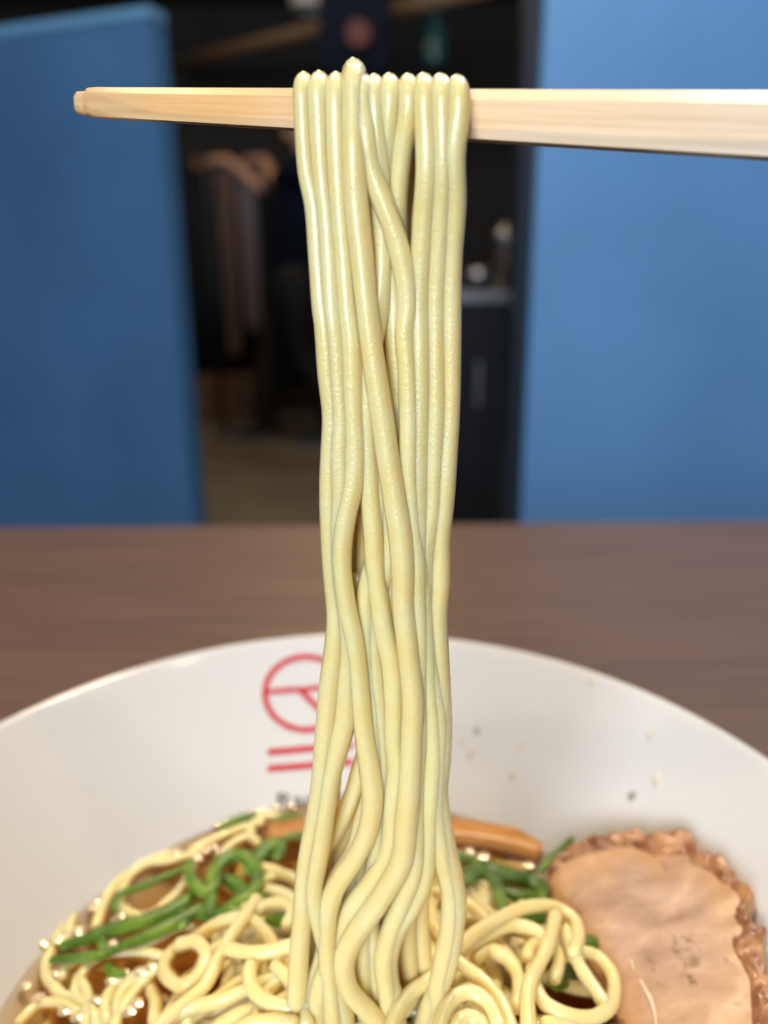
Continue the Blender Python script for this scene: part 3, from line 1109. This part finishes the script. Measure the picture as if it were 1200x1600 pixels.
# single lengths that hang only in the lower bundle, crossing from the heap
LOW = [
    ([(600, 1080), (586, 1130), (566, 1190), (548, 1250), (516, 1314), (486, 1350), (474, 1420), (474, 1500), (480, 1620)], .0002),
    ([(604, 1160), (584, 1230), (568, 1278), (553, 1330), (522, 1380), (510, 1420), (508, 1480), (484, 1560), (480, 1640)], .0026),
    ([(664, 1000), (664, 1090), (668, 1180), (666, 1255), (662, 1350), (646, 1412), (622, 1447), (607, 1500), (610, 1552), (618, 1640)], .0006),
    ([(610, 900), (614, 980), (622, 1060), (628, 1150), (622, 1250), (620, 1310), (604, 1360), (570, 1400), (544, 1440), (530, 1500), (520, 1560), (524, 1640)], .0022),
    ([(560, 900), (566, 980), (578, 1060), (588, 1150), (596, 1240), (576, 1310), (560, 1380), (556, 1450), (568, 1520), (576, 1580), (572, 1660)], -.0004),
]
for i, (path, lay) in enumerate(LOW):
    o = tube('ramen_noodle', [at_y(u, v, plane_y(u, v) - lay + .003) for u, v in path], lambda t_: .00152 + .00022 * t_, M['noodle'], n=12, step=.0016, sq=True)
    tag(o, 'shorter noodle caught among the lower ends of the lifted noodles', 'noodle', 'noodles caught in the lifted bundle')
# a brown pepper fleck stuck between the strands
p = at_y(641, 232, plane_y(641, 232) + .0005)
o = mesh('pepper_fleck', [p + V((sx * .0004, sy * .0003, sz_ * .0008)) + V((random.uniform(-1, 1), 0, random.uniform(-1, 1))) * .0001 for sx in (-1, 1) for sy in (-1, 1) for sz_ in (-1, 1)],
         [(0, 1, 3, 2), (4, 6, 7, 5), (0, 4, 5, 1), (2, 3, 7, 6), (0, 2, 6, 4), (1, 5, 7, 3)], M['ink'], smooth=False)
tag(o, 'dark pepper fleck stuck to the lifted noodles below the chopsticks', 'fleck')

# ------------------------------------------------------------------ heap of noodles
LBL_H = 'glossy yellow noodle coiled in the heap under the lifted noodles'
GRP_H = 'noodles heaped in the bowl'


def heap(path, lift=.001, r=.00148, label=LBL_H, group=GRP_H, wave=0.0):
    n_ = len(path)
    pts = []
    for i, q_ in enumerate(path):
        l_ = lift if len(q_) == 2 else q_[2]
        pts.append(on_heap(q_[0], q_[1], l_))
    o = tube('ramen_noodle', pts, lambda t_: r * (1 + .04 * math.sin(t_ * 23 + n_)), M['noodle'], n=12, step=.0016, sq=True)
    return tag(o, label, 'noodle', group)


heap([(436, 1500), (418, 1462), (384, 1434), (344, 1442), (300, 1470), (270, 1486), (256, 1508), (266, 1532), (290, 1540), (314, 1520), (322, 1492, .004), (306, 1472, .005), (280, 1474, .005)], .003,
     label='yellow noodle curled into a closed ring near the scallions', group=None)
heap([(400, 1405), (384, 1430), (362, 1462), (340, 1500), (320, 1540), (284, 1572), (250, 1602), (230, 1630)], .005)
heap([(356, 1482), (380, 1487), (410, 1488), (440, 1482), (475, 1468), (505, 1450), (530, 1425)], .007, label='noodle with its blunt cut end lying on top of the heap', group=None)
heap([(392, 1508), (390, 1528), (400, 1552), (424, 1568), (452, 1574), (480, 1568)], .006, label='pale noodle bent into a U on the front of the heap', group=None)
heap([(382, 1424), (394, 1395), (414, 1376), (440, 1368), (470, 1376), (500, 1392)], .002)
heap([(404, 1356), (430, 1362), (458, 1374), (480, 1392), (500, 1420)], .002, r=.0017)
heap([(398, 1428), (415, 1414), (440, 1412), (456, 1424), (448, 1446)], .003)
heap([(420, 1390), (450, 1400), (470, 1425), (478, 1450)], .0035)
heap([(250, 1640), (262, 1596), (300, 1574), (350, 1562), (395, 1542), (430, 1530)], .004)
heap([(320, 1640), (345, 1605), (385, 1582), (430, 1570), (470, 1545)], .004)
heap([(280, 1640), (300, 1590), (340, 1560), (380, 1530), (400, 1500)], .002)
heap([(410, 1620), (400, 1590), (410, 1560), (440, 1530), (470, 1510)], .004)
heap([(360, 1630), (380, 1605), (420, 1596), (460, 1600)], .006)
heap([(430, 1510), (450, 1530), (470, 1560), (480, 1600)], .005)
# right hand side
heap([(600, 1640), (622, 1578), (640, 1552), (668, 1532), (700, 1498), (740, 1460), (785, 1432), (825, 1417), (866, 1417), (895, 1434), (904, 1462), (896, 1490)], .007,
     label='long noodle arching over the heap towards the pork slice', group=None)
heap([(628, 1580), (650, 1548), (690, 1512), (725, 1482), (770, 1456), (808, 1446), (840, 1456), (858, 1478)], .005)
heap([(868, 1430), (858, 1470), (846, 1500), (830, 1530), (824, 1562), (826, 1600), (826, 1640)], .008)
heap([(884, 1452), (896, 1488), (912, 1520), (934, 1552), (946, 1572)], .006)
heap([(905, 1486), (932, 1494), (954, 1518), (960, 1548), (950, 1576), (924, 1590), (884, 1586), (852, 1568), (836, 1540), (832, 1515)], .006,
     label='noodle bowed into a wide loop against the pork slice', group=None)
heap([(700, 1488), (720, 1506), (758, 1536), (784, 1568), (798, 1604), (806, 1640)], .006)
heap([(684, 1640), (690, 1590), (706, 1562), (734, 1550), (762, 1566), (778, 1600), (782, 1640)], .007)
heap([(700, 1640), (712, 1604), (730, 1588), (752, 1600), (760, 1640)], .006)
heap([(645, 1416), (668, 1438), (690, 1464), (704, 1492)], .004)
heap([(700, 1400), (722, 1408), (746, 1424), (766, 1446)], .003)
heap([(770, 1488), (790, 1498), (806, 1516), (812, 1545), (806, 1575)], .004)
heap([(742, 1500), (764, 1486), (788, 1490), (806, 1510)], .003)
heap([(824, 1500), (828, 1482), (846, 1474), (866, 1480), (874, 1500), (866, 1530)], .003)
heap([(790, 1440), (776, 1466), (790, 1490), (800, 1512)], .001)
heap([(850, 1600), (872, 1600), (900, 1612), (930, 1625)], .005)
heap([(640, 1430), (650, 1470), (640, 1510), (630, 1540)], .001)
heap([(660, 1380), (672, 1420), (680, 1460), (676, 1500)], .0015)
# noodles lying low in the broth
LBL_S = 'noodle lying half sunk in the amber broth near the bowl wall'
GRP_S = 'noodles half sunk in the broth'
for path in ([(82, 1540), (96, 1556), (122, 1562), (142, 1578), (152, 1606), (154, 1640)],
             [(116, 1560), (124, 1530), (142, 1508), (172, 1494), (212, 1490), (254, 1496)],
             [(172, 1620), (190, 1580), (212, 1548), (238, 1524), (262, 1508)],
             [(166, 1600), (164, 1570), (176, 1545), (196, 1532), (220, 1528)],
             [(184, 1590), (186, 1560), (200, 1540), (222, 1532)],
             [(236, 1546), (244, 1568), (242, 1592), (248, 1620)],
             [(80, 1540), (72, 1516), (78, 1490), (92, 1460), (104, 1430)],
             [(104, 1478), (110, 1448), (118, 1424), (124, 1406)],
             [(150, 1450), (160, 1420), (172, 1395), (200, 1362), (236, 1344), (280, 1334)],
             [(186, 1412), (200, 1374), (230, 1352), (270, 1346), (316, 1330)],
             [(190, 1416), (202, 1428), (222, 1434), (246, 1426)],
             [(250, 1420), (272, 1402), (292, 1376), (300, 1352)],
             [(404, 1320), (392, 1306), (394, 1290), (408, 1278), (430, 1276), (448, 1284)],
             [(300, 1330), (340, 1310), (376, 1296), (410, 1286)],
             [(340, 1350), (352, 1330), (372, 1314), (396, 1306)],
             [(220, 1484), (250, 1468), (280, 1452), (300, 1450)],
             [(120, 1530), (134, 1548), (136, 1580), (130, 1620)],
             [(96, 1530), (104, 1512), (118, 1506)],
             [(30, 1600), (60, 1572), (92, 1570), (120, 1584)],
             [(716, 1420), (734, 1404), (752, 1404), (770, 1416)],
             [(480, 1280), (500, 1296), (524, 1300), (548, 1292)],
             [(514, 1244), (518, 1262), (530, 1280), (536, 1300)]):
    heap(path, -.0007, .00150, LBL_S, GRP_S)
# hidden filling of the heap and the deeper noodles in the broth
rnd = random.Random(3)


def wander(cx_, cy_, rmax, zfun, n_, turn):
    a = rnd.uniform(0, 6.283)
    rr_ = rnd.uniform(.2, .95) * rmax
    p_ = V((cx_ + rr_ * math.cos(a), cy_ + rr_ * math.sin(a)))
    hd = rnd.uniform(0, 6.283)
    k = rnd.uniform(-turn, turn)
    pts = []
    for i in range(n_):
        pts.append(V((p_.x, p_.y, zfun(p_.x, p_.y, i))))
        k += rnd.uniform(-.25, .25) * turn
        k = max(-turn, min(turn, k))
        hd += k
        q_ = p_ + V((math.cos(hd), math.sin(hd))) * .0042
        if (q_ - V((cx_, cy_))).length > rmax:
            to = math.atan2(cy_ - p_.y, cx_ - p_.x)
            hd += ((to - hd + math.pi) % 6.283 - math.pi) * .5
            q_ = p_ + V((math.cos(hd), math.sin(hd))) * .0042
        p_ = q_
    return pts


for i in range(95):
    dep = rnd.uniform(.0008, .0065)
    ph = rnd.uniform(0, 6)
    pts = wander(DC.x, DC.y + .004, .052, lambda x, y, k: surf(x, y) - dep + .0012 * math.sin(k * .7 + ph), rnd.randint(12, 20), .55)
    tag(tube('ramen_noodle', pts, .00148, M['noodle'], n=8, step=.0022), LBL_H, 'noodle', GRP_H)
for i in range(55):
    dep = rnd.uniform(.0035, .012)
    ph = rnd.uniform(0, 6)

    def zf(x, y, k):
        r_ = math.hypot(x - BC.x, y - BC.y)
        return max(ZS - dep + .001 * math.sin(k * .7 + ph), RIM + zin(min(r_ + .002, .11)) + .0022)
    pts = wander(BC.x, BC.y, .070, zf, rnd.randint(10, 18), .5)
    tag(tube('ramen_noodle', pts, .00148, M['noodle'], n=8, step=.0022), 'noodle sunk deep in the amber broth', 'noodle', 'noodles sunk in the broth')

# ------------------------------------------------------------------ scallion
LBL_G = 'thin curled strip of green scallion on the noodles'
GRP_G = 'scallion strips on the ramen'


def scallion(path, r=.0014, lift=.0022, flat=.35, label=LBL_G, group=GRP_G):
    pts = [on_heap(q_[0], q_[1], lift if len(q_) == 2 else q_[2]) for q_ in path]
    o = tube('scallion_strip', pts, lambda t_: r * (.45 + .55 * math.sin(math.pi * (.12 + .76 * t_))), M['green'], n=8, step=.0016, flat=flat, flat_dir=(.15, -.35, 1))
    tag(o, label, 'scallion', group)


scallion([(80, 1500), (120, 1497), (160, 1490), (205, 1472)], .0014)
scallion([(98, 1478), (130, 1468), (170, 1454), (220, 1440), (270, 1420), (300, 1398), (316, 1380)], .0020)
scallion([(190, 1478), (235, 1460), (276, 1440), (310, 1420), (332, 1400)], .0019)
scallion([(184, 1424), (178, 1410), (190, 1396), (224, 1384), (256, 1370), (292, 1354)], .0012, .0030)
scallion([(296, 1344), (296, 1362), (306, 1384), (320, 1394), (334, 1384), (342, 1366)], .0017, .0045)
scallion([(330, 1430), (330, 1400), (334, 1366), (346, 1346), (370, 1336), (392, 1346), (402, 1368), (392, 1396), (366, 1412)], .0021, .0040,
         label='green scallion strip curled into an open loop by the noodle heap', group=None)
scallion([(352, 1372), (372, 1384), (380, 1402), (362, 1424), (330, 1436)], .0026, .0028)
scallion([(306, 1426), (330, 1430), (362, 1420), (396, 1398)], .0024, .0020)
scallion([(384, 1362), (402, 1340), (424, 1320), (438, 1322), (432, 1340)], .0024, .0034)
scallion([(436, 1318), (456, 1306), (478, 1306), (500, 1314)], .0012, .0030)
scallion([(344, 1292), (366, 1282), (386, 1276), (400, 1272)], .0013, .0010)
scallion([(426, 1282), (446, 1276), (474, 1276)], .0012, .0010)
scallion([(404, 1412), (424, 1398), (446, 1400), (452, 1420)], .0024, .0020)
scallion([(418, 1434), (436, 1438), (452, 1442)], .0018, .0014)
scallion([(166, 1508), (178, 1520), (194, 1522)], .0013, .0012)
scallion([(282, 1418), (288, 1436), (282, 1452)], .0014, .0020)
scallion([(152, 1456), (160, 1474), (158, 1492)], .0013, .0024)
scallion([(712, 1350), (724, 1340), (744, 1346), (764, 1352)], .0018, .0020)
scallion([(840, 1364), (856, 1348), (874, 1332), (894, 1310, .006)], .0013, .0040, label='green scallion strip pointing up beside the pork slice', group=None)
scallion([(724, 1384), (740, 1368), (758, 1364), (774, 1380), (784, 1410), (786, 1424)], .0019, .0034)
scallion([(776, 1372), (800, 1370), (826, 1376), (846, 1388), (852, 1408)], .0024, .0034)
scallion([(726, 1364), (760, 1358), (796, 1366), (824, 1380)], .0024, .0016)
scallion([(790, 1392), (812, 1400), (836, 1404), (852, 1396)], .0022, .0018)
scallion([(912, 1478, .004), (926, 1474, .005), (942, 1480, .004), (950, 1486, .003)], .0021, .006, label='short bit of green scallion between noodle loop and pork', group=None)
scallion([(806, 1436), (826, 1432), (850, 1436)], .0020, .0012)
scallion([(800, 1500), (812, 1520), (808, 1546)], .0024, -.0004)
scallion([(864, 1540), (880, 1524), (892, 1512)], .0024, -.0004)


# ------------------------------------------------------------------ bamboo shoots
def menma(path, r, lift, label):
    pts = [on_heap(u, v, lift) for u, v in path]
    o = tube('bamboo_shoot_strip', pts, r, M['menma'], n=4, step=.002, caps='flat', flat=.30, flat_dir=(0, -.1, 1))
    tag(o, label, 'bamboo shoot')


menma([(690, 1300), (740, 1306), (800, 1316), (846, 1330)], .0062, -.0002, 'orange-brown bamboo shoot strip floating beside the pork slice')
menma([(420, 1306), (460, 1300), (510, 1294), (560, 1288)], .0055, -.0002, 'orange-brown bamboo shoot strip floating behind the lifted noodles')
menma([(690, 1272), (730, 1280), (790, 1294)], .0045, -.0016, 'pale bamboo shoot strip half sunk at the broth edge')

# ------------------------------------------------------------------ pork slice
A_ = on_bowl(1010, 1302)
C_ = on_bowl(1188, 1470)


def off_wall(p_, k):
    rv = V((BC.x - p_.x, BC.y - p_.y, 0)).normalized()
    return p_ + (rv + V((0, 0, 1))).normalized() * k


A_, C_ = off_wall(A_, .0085), off_wall(C_, .0085)
B_ = at_z(930, 1540, ZS + .011)
pn = (A_ - B_).cross(C_ - B_).normalized()
if pn.dot(CAM - B_) < 0:
    pn = -pn


def on_plane(u, v):
    d = ray(u, v)
    return CAM + d * ((A_ - CAM).dot(pn) / d.dot(pn))


OUT = [(856, 1372), (858, 1350), (874, 1330), (905, 1314), (945, 1304), (980, 1298), (1004, 1300), (1022, 1306), (1034, 1299), (1060, 1298), (1086, 1306), (1094, 1324), (1116, 1336), (1130, 1340), (1146, 1362), (1168, 1384),
       (1175, 1402), (1168, 1420), (1180, 1440), (1194, 1448), (1190, 1470), (1196, 1500), (1206, 1540), (1204, 1590), (1190, 1640), (1150, 1680), (1090, 1700), (1030, 1680), (990, 1630), (962, 1580), (938, 1530), (912, 1490), (886, 1450), (866, 1412)]
ring = [on_plane(u, v) for u, v in OUT]
ring = catmull(ring + [ring[0]], .0009)[:-1]
cen = sum(ring, V()) / len(ring)
ex = (ring[0] - cen).normalized()
ey = pn.cross(ex)
ROT = Matrix((ex, ey, pn)).transposed().to_4x4()
TH = .0075
nR = len(ring)
pork = thing('pork_slice', 'pinkish roast pork slice with a browned crust leaning on the bowl wall', 'pork', cen)
levels = [1.0, .97, .93, .88, .80, .70, .55, .40, .25, .12]
verts, faces, edge = [], [], []
for lv in levels:
    for i, p_ in enumerate(ring):
        q_ = cen + (p_ - cen) * lv
        nzv = noise.noise(q_ * 90) * .0007 + noise.noise(q_ * 260) * .0003
        dome = -.0012 * lv ** 6 + nzv * (1 if lv < .98 else .3)
        verts.append(q_ + pn * dome)
        edge.append(max(0, min(1, (lv - .42) / .42 + noise.noise(q_ * 130) * .6)) * (.25 + .75 * (1 if lv > .9 else .6)))
for j in range(len(levels) - 1):
    for i in range(nR):
        i2 = (i + 1) % nR
        faces.append((j * nR + i, j * nR + i2, (j + 1) * nR + i2, (j + 1) * nR + i))
verts.append(cen)
edge.append(0)
for i in range(nR):
    faces.append(((len(levels) - 1) * nR + i, (len(levels) - 1) * nR + (i + 1) % nR, len(verts) - 1))
# underside
s0 = len(verts)
for p_ in ring:
    verts.append(cen + (p_ - cen) * .96 - pn * TH)
    edge.append(.3)
for i in range(nR):
    faces.append((i, s0 + i, s0 + (i + 1) % nR, (i + 1) % nR))
faces.append(tuple(range(s0, s0 + nR)))
o = mesh('meat', verts, faces, M['pork'], pork)
at_ = o.data.attributes.new('edge', 'FLOAT', 'POINT')
for i, e_ in enumerate(edge):
    at_.data[i].value = e_
# browned crust band round the rim: lumpy, proud of the face
verts, faces = [], []
CRW = [(.985, -TH * .95), (1.0, -TH * .65), (1.005, -TH * .35), (1.003, -TH * .12), (.995, .0000), (.98, .0003), (.96, .0004), (.94, .0005), (.92, .0005), (.90, .0005), (.88, .0004), (.86, .0003), (.84, .0001), (.81, -.0002), (.77, -.0014)]
pa, pb = on_plane(858, 1360), on_plane(1190, 1640)
chord = (pb - pa).normalized()
chn = pn.cross(chord)
if chn.dot(on_plane(1080, 1300) - pa) < 0:
    chn = -chn
i_out = [i for i in range(nR)]
for j, (k_, z_) in enumerate(CRW):
    for i in range(nR):
        p_ = ring[i]
        ang_ = math.atan2((p_ - cen).dot(ey), (p_ - cen).dot(ex))
        wgt = sstep(-.006, .010, (p_ - pa).dot(chn))     # crust only on the side that leans on the bowl
        wid = .9 + .9 * noise.noise(p_ * 60 + V((3, 1, 7))) if k_ < 1 else 1
        q_ = cen + (p_ - cen) * (1 + (k_ - 1) * (.25 + .75 * wgt) * max(.35, wid))
        z_w = z_ - .0018 * (1 - wgt)
        # crust is thickest on the side that leans on the bowl
        lump = noise.noise(q_ * 160) * .0006 + noise.noise(q_ * 420) * .0011 + noise.noise(q_ * 900) * .0008
        verts.append(q_ + pn * (z_w + lump * (.9 if 0 < j < 14 else .5)) + (p_ - cen).normalized() * (lump * (1 if j < 5 else .8)))
for j in range(len(CRW) - 1):
    for i in range(nR):
        i2 = (i + 1) % nR
        faces.append((j * nR + i, j * nR + i2, (j + 1) * nR + i2, (j + 1) * nR + i))
mesh('crust', verts, faces, M['crust'], pork)['label'] = 'browned lumpy crust of the pork slice'


def fat_line(path, r):
    pts = [on_plane(u, v) + pn * .0001 for u, v in path]
    tube('fat_seam', pts, lambda t_: r * (.3 + .7 * math.sin(math.pi * t_)), M['fat'], pork, n=8, step=.002, flat=.35, flat_dir=pn)


fat_line([(980, 1490), (1000, 1530), (1020, 1570), (1026, 1610)], .0005)
